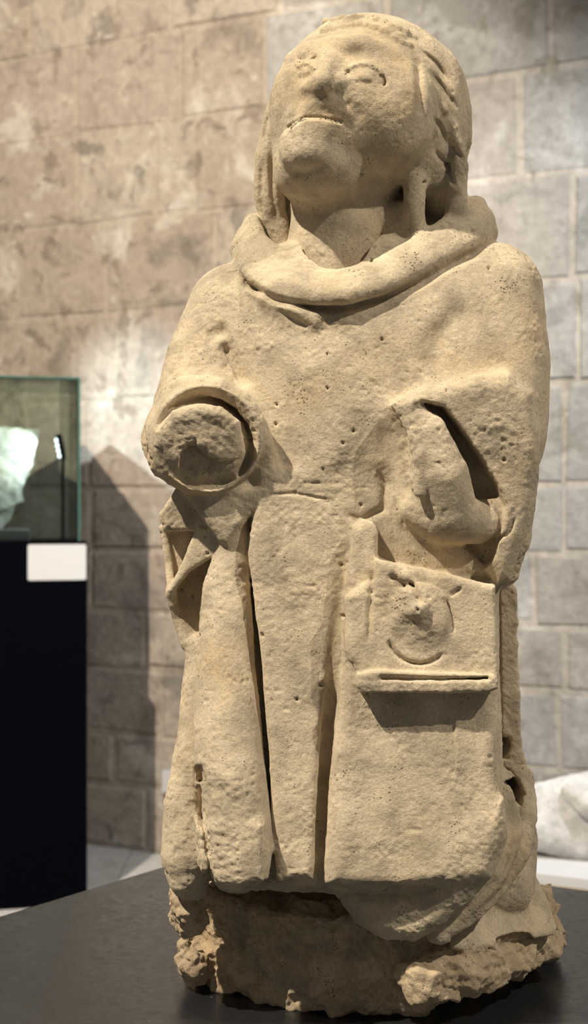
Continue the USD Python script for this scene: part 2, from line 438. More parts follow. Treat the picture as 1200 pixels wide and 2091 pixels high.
# small white plate on the wall, just left of the statue
s0, s1 = wall_s(339), wall_s(420)
plate = thing('wall_plate', on_wall((s0 + s1) / 2, 0.014, ZC - 0.90), 'small white plate on the stone wall just left of the statue', 'plate')
part(plate, 'panel', block(s0, s1, ZC - 0.935, ZC - 0.862, 0.0135, 0.026), M_WHITE, smooth=False)

# pale carved block on a low platform behind the statue, at the right
Yb = 3.25


def low(u, v, Y):
    return at(u, v, Y)


plat_front = [at(1040, 1797, 3.05), at(1330, 1835, 2.92)]
pz = plat_front[0][2]
A_, B_ = plat_front[0][:2], plat_front[1][:2]
ed = (B_ - A_) / np.linalg.norm(B_ - A_); en = np.array([-ed[1], ed[0]])
A_, B_ = A_ - ed * 0.34, B_ + ed * 0.45
pl = [A_, B_, B_ + en * 0.42, A_ + en * 0.42]
pc = np.mean(pl, 0)
platform = thing('low_platform', (pc[0], pc[1], 0), 'low whitish platform with tan front edge at the right, behind the statue', 'platform')
part(platform, 'board', slab(pl, pz - 0.001, pz + 0.02), M_BOARD, smooth=20)
part(platform, 'edge_band', slab([p + (p - pc) * 0.002 for p in pl], pz - 0.032, pz - 0.0012), M_TAN, smooth=20)
part(platform, 'plinth', slab([p - (p - pc) * 0.06 for p in pl], 0.0, pz - 0.0325), M_BLACK, smooth=20)
# ------------------------------------------------------------------ the statue: sculpted as a distance field, in units of S

class Sculpt:
    """primitives blended in order; every primitive only looks at the points near it"""
    MARGIN = 48.0

    def __init__(self):
        self.ops, self.parts = [], []

    def pid(self, name):
        if name not in self.parts:
            self.parts.append(name)
        return self.parts.index(name)

    def add(self, name, f, lo, hi, k=20.0):
        self.ops.append(('add', self.pid(name), f, np.array(lo, float), np.array(hi, float), k))

    def cut(self, f, lo, hi, k=8.0, name=None):
        self.ops.append(('cut', -1 if name is None else self.pid(name), f, np.array(lo, float), np.array(hi, float), k))

    def warp(self, f, lo, hi):
        self.ops.append(('warp', -1, f, np.array(lo, float), np.array(hi, float), 0.0))

    def value(self, P, want=False):
        """the field at the points P (neighbours in space near each other in the list)"""
        n = len(P)
        d = np.full(n, 60.0)
        lab = np.zeros(n, np.int32)
        M = [self.MARGIN + k if kind == 'add' else (3.0 if kind == 'warp' else 25.0 + k) for kind, _, _, _, _, k in self.ops]
        LO = np.array([o[3] - m for o, m in zip(self.ops, M)]); HI = np.array([o[4] + m for o, m in zip(self.ops, M)])
        for a in range(0, n, 3000):
            Q = P[a:a + 3000]
            lo, hi = Q.min(0), Q.max(0)
            use = np.nonzero(((LO < hi) & (HI > lo)).all(1))[0]
            dd, ll = d[a:a + 3000], lab[a:a + 3000]
            raw = np.full(len(Q), 1e9)
            for j in use:
                kind, pid, f, _, _, k = self.ops[j]
                i = np.nonzero(((Q > LO[j]) & (Q < HI[j])).all(1))[0]
                if not len(i):
                    continue
                x = f(Q[i])
                y = dd[i]
                if kind == 'warp':
                    dd[i] = y - x
                    continue
                if kind == 'cut':
                    x = -x
                    h = np.maximum(k - np.abs(y - x), 0) / k
                    dd[i] = np.maximum(y, x) + h * h * k / 4
                    if want and pid >= 0:
                        ll[i[x > y - 1.0]] = pid
                    continue
                h = np.maximum(k - np.abs(y - x), 0) / k
                dd[i] = np.minimum(y, x) - h * h * k / 4
                if want:
                    on = x < raw[i]
                    raw[i[on]] = x[on]
                    ll[i[on]] = pid
        return (d, lab) if want else d


def net(value, lo, hi, h, coarse=8):
    """surface nets of the zero level of value, looked for only near the surface"""
    lo = np.array(lo, float)
    n = (np.ceil((np.array(hi) - lo) / (h * coarse))).astype(int) * coarse
    cells = np.stack(np.meshgrid(*[np.arange(k // coarse) for k in n], indexing='ij'), -1).reshape(-1, 3)
    c = coarse
    while True:
        d = value(lo + (cells + 0.5) * h * c)
        cells = cells[np.abs(d) < c * h * 1.25 + 6.0] if c > 1 else cells[np.abs(d) < h * 1.9]
        if c == 1:
            break
        c //= 2
        cells = (cells[:, None, :] * 2 + np.array(list(np.ndindex(2, 2, 2)))[None]).reshape(-1, 3)
    N = n + 1
    mark = np.zeros(N, bool)
    off = np.array(list(np.ndindex(2, 2, 2)))
    for o in off:
        q = cells + o
        mark[q[:, 0], q[:, 1], q[:, 2]] = True
    idx = np.argwhere(mark)
    idx = idx[np.lexsort(((idx // 14) @ np.array([1000003, 1009, 1]),))]
    val = np.full(N, 9.0, np.float32)
    val[idx[:, 0], idx[:, 1], idx[:, 2]] = value(lo + idx * h)
    corner = np.stack([val[tuple((cells + o).T)] for o in off], 1)
    neg = corner < 0
    on = neg.any(1) & ~neg.all(1)
    cells, corner, neg = cells[on], corner[on], neg[on]
    acc, cnt = np.zeros((len(cells), 3)), np.zeros(len(cells))
    for a in range(8):
        for b in range(a + 1, 8):
            if np.abs(off[a] - off[b]).sum() != 1:
                continue
            x = neg[:, a] != neg[:, b]
            t = corner[x, a] / (corner[x, a] - corner[x, b])
            acc[x] += off[a] + (off[b] - off[a]) * t[:, None]
            cnt[x] += 1
    V = lo + (cells + acc / cnt[:, None]) * h
    ids = np.full(n, -1, np.int32)
    ids[tuple(cells.T)] = np.arange(len(cells))
    quads = []
    for ax in range(3):
        o = np.zeros(3, int); o[ax] = 1
        e1_, e2_ = [np.eye(3, dtype=int)[(ax + k) % 3] for k in (1, 2)]
        s0 = neg[:, 0]
        s1 = corner[:, int(np.nonzero((off == o).all(1))[0][0])] < 0
        x = s0 != s1
        q = cells[x]
        ok = ((q - e1_ - e2_) >= 0).all(1)
        q = q[ok]; inside = s0[x][ok]
        f = np.stack([ids[tuple(q.T)], ids[tuple((q - e1_).T)], ids[tuple((q - e1_ - e2_).T)], ids[tuple((q - e2_).T)]], 1)
        f = np.where(inside[:, None], f, f[:, ::-1])
        quads.append(f[(f >= 0).all(1)])
    Q = np.vstack(quads)
    return V, np.vstack([Q[:, [0, 1, 2]], Q[:, [0, 2, 3]]])


def vnormals(v, f):
    n = np.zeros_like(v)
    fn = np.cross(v[f[:, 1]] - v[f[:, 0]], v[f[:, 2]] - v[f[:, 0]])
    for k in range(3):
        for a in range(3):
            n[:, a] += np.bincount(f[:, k], fn[:, a], len(v))
    return n / np.maximum(np.linalg.norm(n, axis=1), 1e-12)[:, None]


# sculpting space: (x, d, w); x to the right, d away from the viewer, w up, all in units of S; at d = 0 a unit is a pixel
def pt(u, v, d):
    k = 1 + d / F
    return np.array([600 + (u - 600) * k, d, -(1045.5 + (v - 1045.5) * k)])


def flat(P):
    k = 1 + P[:, 1] / F
    return 600 + (P[:, 0] - 600) / k, 1045.5 + (-P[:, 2] - 1045.5) / k


def ss(a, b, x):
    t = np.clip((x - a) / (b - a), 0, 1)
    return t * t * (3 - 2 * t)


sc = Sculpt()


def limb(name, pts, k=20, squash=None):
    """tapering chain through (u, v, d, r)"""
    A = [(pt(*p[:3]), p[3]) for p in pts]
    lo = np.min([a - r for a, r in A], 0); hi = np.max([a + r for a, r in A], 0)

    def f(P):
        best = np.full(len(P), 1e9)
        for (a, ra), (b, rb) in zip(A[:-1], A[1:]):
            ab = b - a
            h = np.clip(((P - a) @ ab) / (ab @ ab), 0, 1)
            best = np.minimum(best, np.linalg.norm(P - a - h[:, None] * ab, axis=1) - (ra + (rb - ra) * h))
        return best
    sc.add(name, f, lo, hi, k) if name[0] != '-' else sc.cut(f, lo, hi, k, name[1:] or None)


def egg(name, c, r, rot=(0, 0, 0), k=20):
    """ellipsoid at (u, v, d), radii along x, d, w; rot = degrees about x, d, w"""
    c = pt(*c); r = np.array(r, float)
    R = trimesh.transformations.euler_matrix(*np.radians(rot))[:3, :3]
    ext = np.sqrt(((R * r) ** 2).sum(1))

    def f(P):
        q = (P - c) @ R
        k0 = np.linalg.norm(q / r, axis=1)
        k1 = np.linalg.norm(q / (r * r), axis=1)
        return np.where(k1 > 1e-9, k0 * (k0 - 1) / np.maximum(k1, 1e-9), -r.min())
    sc.add(name, f, c - ext, c + ext, k) if name[0] != '-' else sc.cut(f, c - ext, c + ext, k, name[1:] or None)


def polydist(x, y, poly):
    d = np.full(len(x), 1e18); s = np.ones(len(x))
    n = len(poly)
    for i in range(n):
        ax, ay = poly[i]; bx, by = poly[i - 1]
        ex, ey = bx - ax, by - ay
        wx, wy = x - ax, y - ay
        t = np.clip((wx * ex + wy * ey) / (ex * ex + ey * ey), 0, 1)
        d = np.minimum(d, (wx - ex * t) ** 2 + (wy - ey * t) ** 2)
        c1, c2, c3 = y >= ay, y < by, ex * wy > ey * wx
        flip = (c1 & c2 & c3) | (~c1 & ~c2 & ~c3)
        s = np.where(flip, -s, s)
    return s * np.sqrt(d)


def plate(name, poly, front, back, r=8, k=12, tilt=(0, 0)):
    """a flat piece with outline in (u, v), its front at distance front (+ tilt per unit u and v from its middle), rounded by r"""
    poly = np.array(poly, float); c = poly.mean(0)
    q = np.array([pt(u, v, front + (u - c[0]) * tilt[0] + (v - c[1]) * tilt[1]) for u, v in poly])
    pl_ = q[:, [0, 2]]
    cc = pl_.mean(0)
    f0 = front

    def f(P):
        a = polydist(P[:, 0], P[:, 2], pl_) + r
        fr = f0 + (P[:, 0] - cc[0]) * tilt[0] - (P[:, 2] - cc[1]) * tilt[1]
        b = np.maximum(fr - P[:, 1], P[:, 1] - back) + r
        return np.minimum(np.maximum(a, b), 0) + np.sqrt(np.maximum(a, 0) ** 2 + np.maximum(b, 0) ** 2) - r
    t = abs(tilt[0]) * np.ptp(pl_[:, 0]) + abs(tilt[1]) * np.ptp(pl_[:, 1])
    lo = [pl_[:, 0].min(), front - t, pl_[:, 1].min()]; hi = [pl_[:, 0].max(), back, pl_[:, 1].max()]
    sc.add(name, f, lo, hi, k) if name[0] != '-' else sc.cut(f, lo, hi, k, name[1:] or None)


def loft(name, rows, k=20, n=2.6):
    """stacked superellipses: (v, left u, right u, front d, back d)"""
    R = np.array(rows, float)
    from scipy.interpolate import PchipInterpolator
    W = -R[:, 0]
    o = np.argsort(W)
    itp = PchipInterpolator(W[o], R[o, 1:])
    w0, w1 = W.min(), W.max()

    def f(P):
        w = np.clip(P[:, 2], w0, w1)
        a = itp(w)
        cx, rx = (a[:, 0] + a[:, 1]) / 2, (a[:, 1] - a[:, 0]) / 2
        cd, rd = (a[:, 2] + a[:, 3]) / 2, (a[:, 3] - a[:, 2]) / 2
        x, y = np.abs(P[:, 0] - cx) / rx, np.abs(P[:, 1] - cd) / rd
        g = (x ** n + y ** n) ** (1 / n)
        m = np.minimum(rx, rd) * (x ** 2 * (rx > rd) + y ** 2 * (rd >= rx) + 1e-6) / (x ** 2 + y ** 2 + 1e-6)
        e = (g - 1) * np.minimum(rx, rd)
        return np.maximum(e, np.abs(P[:, 2] - (w0 + w1) / 2) - (w1 - w0) / 2)
    sc.add(name, f, [R[:, 1].min(), R[:, 3].min(), w0], [R[:, 2].max(), R[:, 4].max(), w1], k)


def stroke(pts, amt, w, kind='g', dmax=0.0, dmin=-400.0, ends=0.25):
    """a chisel stroke along (u, v) points on the side towards the viewer: amt > 0 raises, < 0 carves.
    g round, v sharp, step raises the left-hand side (walking along the points) with a crisp edge"""
    Q = np.array(pts, float)
    seg = np.linalg.norm(np.diff(Q, axis=0), axis=1); cum = np.r_[0, np.cumsum(seg)]

    def f(P):
        u, v = flat(P)
        best = np.full(len(P), 1e18); t_ = np.zeros(len(P)); side = np.zeros(len(P))
        for i in range(len(Q) - 1):
            a, b = Q[i], Q[i + 1]
            ex, ey = b - a
            wx, wy = u - a[0], v - a[1]
            t = np.clip((wx * ex + wy * ey) / (ex * ex + ey * ey), 0, 1)
            dd = (wx - ex * t) ** 2 + (wy - ey * t) ** 2
            on = dd < best
            best = np.where(on, dd, best)
            t_ = np.where(on, (cum[i] + t * seg[i]) / cum[-1], t_)
            side = np.where(on, np.sign(ey * wx - ex * wy), side)
        s = np.sqrt(best)
        e = ss(0, ends, t_) * ss(0, ends, 1 - t_) if ends > 0 else 1.0
        if kind == 'g':
            p = np.exp(-(s / w) ** 2 * 2.5)
        elif kind == 'v':
            p = np.maximum(1 - s / w, 0) ** 1.4
        else:
            sg_ = s * side
            p = ss(-2.0, 5.0, sg_) * np.maximum(1 - np.maximum(sg_, 0) / w, 0) ** 1.5
            p = np.where((s > 40) & (sg_ < 0), 0, p)
        return amt * p * e * ss(dmax, dmax - 30, P[:, 1])
    k = 1.15
    lo = pt(*(Q.min(0)), 0); hi = pt(*(Q.max(0)), 0)
    x0, x1 = Q[:, 0].min() - w * 2, Q[:, 0].max() + w * 2
    v0, v1 = Q[:, 1].min() - w * 2, Q[:, 1].max() + w * 2
    c = [pt(u, v, d) for u in (x0, x1) for v in (v0, v1) for d in (-300, 0)]
    c = np.array(c)
    sc.warp(f, [c[:, 0].min(), dmin, c[:, 2].min()], [c[:, 0].max(), dmax, c[:, 2].max()])


# --- robe: the big forms
loft('robe', [(490, 585, 900, -60, 130), (540, 500, 1000, -105, 150), (610, 450, 1060, -132, 165), (700, 430, 1078, -150, 170), (800, 425, 1085, -160, 170), (950, 425, 1080, -165, 170),
              (1050, 420, 1050, -160, 175), (1200, 430, 1020, -160, 185), (1400, 405, 1022, -170, 205), (1550, 380, 1026, -185, 230), (1700, 358, 1040, -190, 262), (1760, 352, 1050, -165, 280), (1802, 380, 1060, -80, 300)], n=2.7)
# shoulders and upper arms
limb('robe', [(570, 590, 20, 60), (478, 632, 15, 92), (432, 740, -10, 94), (416, 850, -40, 102)], 40)
limb('robe', [(900, 550, 20, 64), (1005, 598, 20, 102), (1022, 740, 0, 97), (1010, 880, -10, 98)], 40)
# valleys first, then the folds that stand up beside them
stroke([(505, 1050), (522, 1250), (542, 1450), (552, 1640), (558, 1830)], -34, 46, 'g', 60, ends=0.08)
stroke([(676, 1340), (664, 1480), (654, 1640), (650, 1830)], -34, 46, 'g', 60, ends=0.3)
# left outer fold, column fold, centre panel, right panel
limb('robe', [(418, 1330, -40, 38), (402, 1500, -70, 40), (386, 1650, -85, 50), (386, 1745, -95, 56), (392, 1790, -90, 46)], 24)
limb('robe', [(478, 1090, -125, 26), (462, 1200, -125, 46), (460, 1400, -150, 62), (470, 1600, -190, 70), (480, 1730, -206, 70), (482, 1752, -208, 66)], 12)
plate('robe', [(400, 1690), (470, 1680), (530, 1690), (536, 1800), (510, 1798), (470, 1806), (430, 1796), (412, 1780)], -268, -100, 10, 24, (0.0, -0.05))
plate('robe', [(530, 955), (690, 955), (700, 1160), (676, 1300), (656, 1480), (646, 1650), (640, 1800), (602, 1796), (564, 1806), (556, 1650), (544, 1480), (526, 1280), (506, 1130)], -192, 0, 15, 12, (0.17, -0.075))
plate('robe', [(716, 1190), (1010, 1200), (1020, 1400), (1020, 1600), (1030, 1700), (1000, 1790), (920, 1815), (800, 1822), (664, 1812), (670, 1640), (688, 1460), (704, 1330)], -215, 0, 30, 8, (0.03, -0.06))
# knee and the folds over the foot at the right
plate('robe', [(690, 1780), (900, 1700), (1030, 1640), (1040, 1720), (1008, 1800), (958, 1864), (905, 1906), (850, 1934), (790, 1932), (725, 1896), (692, 1840)], -196, 60, 44, 26, (-0.16, 0.10))
limb('robe', [(1028, 1600, -30, 28), (1034, 1690, -50, 30), (994, 1780, -100, 38), (932, 1860, -122, 32), (895, 1905, -130, 24)], 12)
limb('fold', [(1062, 1590, 40, 28), (1073, 1670, 0, 25), (1057, 1742, -44, 24), (1012, 1815, -92, 20), (965, 1866, -125, 16), (936, 1892, -135, 10)], 5)
limb('robe', [(1020, 1640, 130, 68), (1028, 1720, 120, 72), (1010, 1800, 100, 84)], 25)
# robe spread over the foot
plate('foot_drape', [(1080, 1768), (1122, 1845), (1138, 1895), (1130, 1912), (1000, 1944), (930, 1958), (918, 1925), (960, 1868), (1040, 1776)], 30, 420, 26, 12, (1.0, -1.1))
# rock base
RB = [(380, 204), (450, 115), (600, 10), (740, -56), (860, -48), (920, 77), (1000, 173), (1100, 328), (1140, 440), (1080, 500), (760, 470), (430, 390)]
ZB = 2065.5                 # the pedestal's top in these units
rb = np.array([[600 + (u - 600) * (1 + d / F), d] for u, d in RB])


def rockf(P):
    up = (P[:, 2] + ZB) / 140.0
    right = ss(820, 920, P[:, 0])
    q = polydist(P[:, 0], P[:, 1], rb) + 12 + (-46 * ss(0.0, 0.42, up) + 30 * ss(0.55, 1.0, up)) * right - (1 - right) * (16 * np.sin(np.clip(up, 0, 2) * 1.6))
    top = P[:, 2] + 1860 + 75 * ss(840, 1000, P[:, 0])
    b = np.maximum(top, -ZB - P[:, 2] - 1.0) + 12
    return np.minimum(np.maximum(q, b), 0) + np.sqrt(np.maximum(q, 0) ** 2 + np.maximum(b, 0) ** 2) - 12


sc.add('rock_base', rockf, [rb[:, 0].min() - 20, rb[:, 1].min() - 20, -ZB - 1], [rb[:, 0].max(), rb[:, 1].max(), -1850], 12)
limb('rock_base', [(386, 1905, 100, 18), (394, 1960, 110, 28), (404, 1990, 150, 22)], 8)
egg('rock_base', (385, 1850, -20), (42, 70, 60), k=14)
limb('robe', [(346, 1778, -70, 12), (368, 1800, -110, 14), (385, 1795, -130, 12)], 12)
limb('rock_base', [(862, 2000, -105, 44), (930, 1982, -62, 50), (1010, 1962, 30, 46), (1082, 1936, 140, 38), (1114, 1922, 215, 30)], 20)
limb('-rock_base', [(880, 1948, -150, 9), (960, 1944, -105, 11), (1060, 1918, 20, 11), (1122, 1898, 150, 9)], 4)
# mantle edge behind, at the right
plate('mantle', [(1012, 1180), (1036, 1172), (1058, 1205), (1060, 1380), (1064, 1500), (1075, 1570), (1090, 1650), (1060, 1640), (1020, 1560)], 60, 220, 8, 4)
plate('-', [(1023, 1203), (1038, 1210), (1041, 1400), (1042, 1500), (1046, 1545), (1028, 1560), (1024, 1400)], -60, 170, 3, 4)
plate('-', [(1036, 1530), (1060, 1524), (1064, 1548), (1048, 1572), (1034, 1570)], -60, 160, 4, 5)
plate('-', [(1030, 1600), (1052, 1592), (1074, 1610), (1083, 1636), (1072, 1660), (1058, 1646), (1050, 1618)], -70, 140, 5, 6)
stroke([(1048, 1713), (1020, 1790), (962, 1850), (908, 1898)], -7, 10, 'g', 90, ends=0.2)
stroke([(1068, 1650), (1054, 1740), (1014, 1808), (968, 1858), (935, 1886)], 6, 20, 'g', 120, ends=0.2)
stroke([(408, 1575), (412, 1660), (424, 1740), (436, 1850)], -15, 16, 'v', 40, ends=0.15)
stroke([(404, 1560), (410, 1582), (412, 1600)], -16, 12, 'g', 40, ends=0.2)
stroke([(720, 1550), (706, 1700), (700, 1800)], 6, 40, 'g', 0)
stroke([(928, 1420), (926, 1500), (930, 1600)], 6, 50, 'step', 0)
stroke([(800, 1480), (790, 1640), (770, 1780)], 5, 50, 'g', 0)
# hem line over the knee
stroke([(935, 1806), (840, 1822), (760, 1826), (680, 1818)], -16, 24, 'v', 40, ends=0.3)
# --- hanging end of the right sleeve (viewer's left)
plate('hanging_cuff', [(360, 1005), (336, 1050), (330, 1085), (340, 1147), (342, 1210), (358, 1258), (380, 1325), (412, 1331), (428, 1290), (440, 1180), (470, 1090), (440, 1000)], -40, 70, 14, 10, (-0.1, 0))
plate('hanging_cuff', [(359, 995), (334, 1036), (324, 1052), (333, 1084), (405, 1083), (450, 1060), (400, 985)], -96, 60, 8, 6, (-0.1, 0.1))
plate('hanging_cuff', [(403, 1074), (462, 1100), (430, 1140), (386, 1166), (350, 1212), (343, 1206), (372, 1150), (392, 1100)], -112, -20, 8, 5, (-0.45, 0.05))
limb('hanging_cuff', [(415, 1070, -80, 22), (440, 1085, -90, 22)], 8)
limb('hanging_cuff', [(334, 1080, -40, 8), (345, 1150, -45, 8), (348, 1206, -70, 8)], 5)
limb('hanging_cuff', [(350, 1215, -60, 12), (362, 1262, -40, 12), (384, 1312, -45, 16), (410, 1318, -60, 16)], 14)
# --- right arm: open sleeve with the broken forearm in it (viewer's left)
limb('sleeve', [(428, 850, -20, 104), (420, 893, -165, 112)], 26)
limb('sleeve', [(440, 960, -110, 74), (474, 1092, -130, 24)], 20)
limb('-sleeve', [(436, 905, -112, 74), (424, 898, -240, 104)], 6)
limb('sleeve', [(345, 797, -170, 10), (372, 786, -190, 14), (402, 785, -196, 15), (450, 792, -202, 16), (494, 820, -202, 16), (525, 862, -196, 16), (542, 906, -178, 16), (550, 970, -150, 14)], 26)
limb('sleeve', [(345, 800, -170, 8), (316, 850, -158, 9), (298, 888, -150, 8), (300, 914, -155, 8), (342, 964, -180, 9), (396, 985, -186, 10), (440, 998, -178, 11), (490, 1004, -160, 12), (540, 1000, -138, 14)], 18)
plate('sleeve', [(350, 972), (440, 990), (540, 1000), (520, 1040), (482, 1092), (464, 1116), (446, 1106), (400, 1040)], -176, -60, 14, 10, (0.02, 0.10))
egg('forearm', (402, 905, -150), (102, 96, 88), k=14)
limb('sleeve', [(492, 850, -120, 16), (516, 900, -128, 24), (512, 960, -130, 26), (480, 990, -140, 20)], 20)
plate('forearm', [(318, 880), (352, 838), (404, 822), (452, 828), (490, 860), (500, 925), (480, 972), (400, 972), (340, 945), (312, 912)], -238, -120, 24, 12, (0.10, 0.35))
plate('-forearm', [(362, 912), (372, 898), (392, 894), (410, 915), (440, 938), (500, 930), (505, 1010), (372, 1000), (356, 960)], -330, -208, 8, 8, (0.10, 0.45))
# --- left arm: sleeve fallen round the forearm (viewer's right)
limb('sleeve_b', [(985, 830, -60, 86), (1003, 980, -70, 84), (1025, 1090, -30, 60), (1032, 1165, -10, 28)], 26)
plate('sleeve_b', [(802, 823), (858, 789), (927, 772), (1043, 757), (1090, 800), (1108, 900), (1096, 1040), (1070, 1120), (1046, 1186), (1018, 1200), (960, 1120), (860, 900)], -192, 0, 34, 26, (0.20, 0.10))
plate('-sleeve_b', [(852, 838), (858, 806), (880, 798), (933, 810), (978, 869), (1018, 927), (1056, 989), (1076, 1032), (1066, 1085), (1044, 1155), (1016, 1190), (960, 1150), (890, 1100), (884, 1030), (876, 960), (864, 890)], -420, -108, 10, 3, (0.1, 0.0))
limb('forearm_b', [(842, 838, -206, 20), (872, 886, -198, 40), (896, 970, -186, 58), (914, 1040, -166, 54)], 16)
limb('forearm_b', [(816, 826, -216, 12), (842, 868, -222, 15), (858, 930, -228, 15), (857, 1004, -222, 13)], 8)
limb('sleeve_b', [(800, 1002, -142, 16), (842, 1040, -158, 34), (900, 1060, -160, 46), (970, 1066, -140, 44), (1022, 1050, -110, 32)], 16)
limb('sleeve_b', [(788, 1012, -140, 12), (850, 1085, -130, 22), (930, 1130, -120, 24), (1004, 1180, -95, 18)], 14)
stroke([(1052, 1052), (1040, 1085), (1012, 1108)], -8, 7, 'v', 0, ends=0.3)
stroke([(690, 1048), (740, 1062), (783, 1040), (786, 990), (770, 950)], -8, 12, 'g', 0)
stroke([(804, 1012), (815, 1050), (831, 1079)], -6, 7, 'v', 0)
# --- pouch hanging from the girdle
plate('pouch_strap', [(738, 1060), (762, 1066), (772, 1085), (772, 1180), (740, 1260), (704, 1290), (708, 1190), (722, 1080)], -206, 0, 14, 8, (0.0, -0.05))
plate('pouch_flap', [(768, 1142), (860, 1162), (1012, 1196), (1018, 1300), (1020, 1398), (735, 1390), (706, 1330), (704, 1220), (760, 1180)], -228, 0, 12, 8, (0.06, -0.05))
stroke([(765, 1150), (755, 1240), (752, 1330)], -7, 9, 'g', 0)
plate('pouch_bar', [(728, 1376), (760, 1368), (1010, 1380), (1020, 1392), (1018, 1408), (1000, 1414), (740, 1418), (728, 1404)], -250, 0, 8, 4, (0.05, 0))
stroke([(770, 1384), (880, 1387), (1005, 1386)], -12, 7, 'g', 0, ends=0.05)
th_ = np.linspace(0.75, 2.85, 9)
egg('clasp', (856, 1268, -222), (64, 20, 72), (8, 0, 0), 6)
limb('clasp', [(825, 1180, -226, 12), (850, 1240, -236, 22)], 14)
stroke([(856 + 68 * math.cos(t), 1284 + 72 * math.sin(t)) for t in th_], -11, 8, 'v', 0, ends=0.12)
stroke([(822, 1180), (845, 1200), (862, 1240)], -10, 10, 'g', 0)
stroke([(916, 1217), (944, 1200)], -9, 7, 'g', 0)
stroke([(790, 1172), (838, 1205)], -10, 10, 'g', 0)
stroke([(905, 1215), (920, 1260), (925, 1300)], -5, 9, 'g', 0)
# --- chest
stroke([(540, 1030), (548, 1150), (574, 1262)], 6, 26, 'g', 0)
stroke([(530, 1010), (600, 1008), (690, 1024)], -5, 6, 'v', 0)
stroke([(455, 690), (470, 740), (500, 800)], -14, 24, 'g', 0)
stroke([(420, 692), (470, 672)], -9, 24, 'g', 0)
stroke([(870, 790), (900, 680), (960, 610)], -12, 40, 'g', 0)
stroke([(780, 850), (800, 940), (785, 1030)], -9, 34, 'g', 0)
stroke([(640, 680), (700, 840), (690, 980)], 12, 80, 'g', 0)
stroke([(560, 700), (590, 850), (600, 990)], -6, 50, 'g', 0)
# --- hood lying round the neck
limb('hood', [(516, 454, 80, 18), (494, 510, 15, 26), (515, 552, -60, 28), (570, 586, -118, 26), (650, 604, -150, 24), (705, 602, -152, 24), (780, 584, -138, 24), (850, 548, -110, 26), (930, 506, -62, 26), (992, 476, 10, 24), (985, 460, 90, 24)], 10)
limb('hood', [(517, 452, 40, 14), (530, 490, -25, 16), (570, 530, -80, 14), (640, 570, -124, 12), (690, 567, -132, 12), (765, 552, -122, 14), (835, 510, -95, 16), (905, 466, -46, 18), (968, 424, 26, 20), (972, 420, 90, 22)], 20)
limb('hood', [(505, 480, 30, 20), (522, 520, -40, 22), (570, 556, -98, 20), (645, 588, -138, 18), (698, 585, -143, 18), (772, 566, -130, 20), (842, 530, -103, 24), (918, 486, -54, 26), (984, 450, 20, 26), (980, 446, 90, 26)], 12)
limb('hood', [(950, 450, 120, 44), (850, 440, 190, 60), (680, 450, 200, 70), (560, 465, 140, 40), (524, 462, 80, 20)], 20)
limb('hood', [(508, 566, -84, 12), (550, 602, -116, 26), (598, 628, -130, 28), (640, 652, -140, 16)], 20)
stroke([(560, 628), (600, 655), (640, 672)], -7, 12, 'v', 0, ends=0.3)
limb('-', [(688, 530, -46, 78), (690, 470, -6, 104)], 6)
stroke([(482, 540), (505, 580), (560, 612), (640, 630), (700, 630), (780, 612), (860, 576), (930, 536), (1005, 500)], -15, 14, 'v', 60, ends=0.1)
# --- neck and head
limb('head', [(700, 370, 20, 116), (690, 450, 4, 97), (682, 510, 6, 97), (680, 570, 6, 92)], 3)
egg('head', (752, 200, 55), (190, 195, 163), k=30)
egg('head', (684, 222, -70), (132, 134, 140), k=40)
egg('head', (652, 320, -76), (94, 104, 88), k=34)
egg('head', (775, 250, -60), (114, 124, 124), k=40)
egg('head', (628, 308, -182), (52, 36, 38), k=36)
egg('head', (646, 352, -92), (82, 92, 58), k=34)
limb('head', [(600, 122, -112, 14), (624, 108, -134, 16), (650, 106, -152, 18)], 22)
limb('head', [(694, 98, -150, 18), (742, 96, -146, 18), (790, 122, -122, 18)], 26)
limb('head', [(675, 106, -162, 14), (664, 140, -190, 19), (656, 172, -207, 25)], 13)
egg('head', (632, 182, -188), (18, 22, 13), k=12)
egg('head', (688, 172, -190), (20, 22, 16), k=12)
limb('head', [(602, 238, -168, 12), (628, 222, -190, 15), (660, 216, -192, 16), (706, 232, -172, 14)], 24)
limb('head', [(594, 284, -170, 16), (625, 268, -187, 22), (660, 268, -187, 24), (700, 278, -168, 16)], 24)
stroke([(692, 124), (714, 113), (752, 103)], -6, 24, 'g', -40, ends=0.35)
stroke([(722, 150), (772, 154)], 3, 28, 'g', -40, ends=0.35)
stroke([(706, 147), (716, 135), (734, 128), (756, 131), (774, 143), (786, 164)], 4.5, 7, 'g', -40, ends=0.2)
stroke([(704, 150), (716, 146)], -6, 10, 'g', -40, ends=0.3)
stroke([(778, 152), (788, 172)], -6, 7, 'g', -40, ends=0.2)
stroke([(722, 168), (765, 170)], -3, 9, 'g', -40)
stroke([(638, 116), (648, 128)], -5, 14, 'g', -40, ends=0.3)
stroke([(604, 124), (626, 118)], -4, 12, 'g', -40, ends=0.3)
stroke([(614, 146), (634, 146)], 3, 16, 'g', -40, ends=0.3)
stroke([(604, 139), (616, 130), (632, 130), (646, 144)], 4.5, 6, 'g', -40, ends=0.12)
stroke([(604, 160), (622, 158), (638, 152)], -2.5, 7, 'g', -40)
stroke([(706, 253), (682, 246), (653, 241), (624, 240), (603, 250), (582, 268)], 7, 44, 'step', -90, ends=0.1)
stroke([(580, 267), (603, 250), (624, 240), (653, 241), (680, 246), (708, 253)], -5, 7, 'v', -90, ends=0.12)
stroke([(632, 200), (606, 226), (584, 254)], -4, 16, 'g', -90)
stroke([(700, 205), (726, 222), (736, 248)], -3, 16, 'g', -90)
stroke([(580, 350), (622, 352), (668, 334)], -4, 16, 'g', -40)
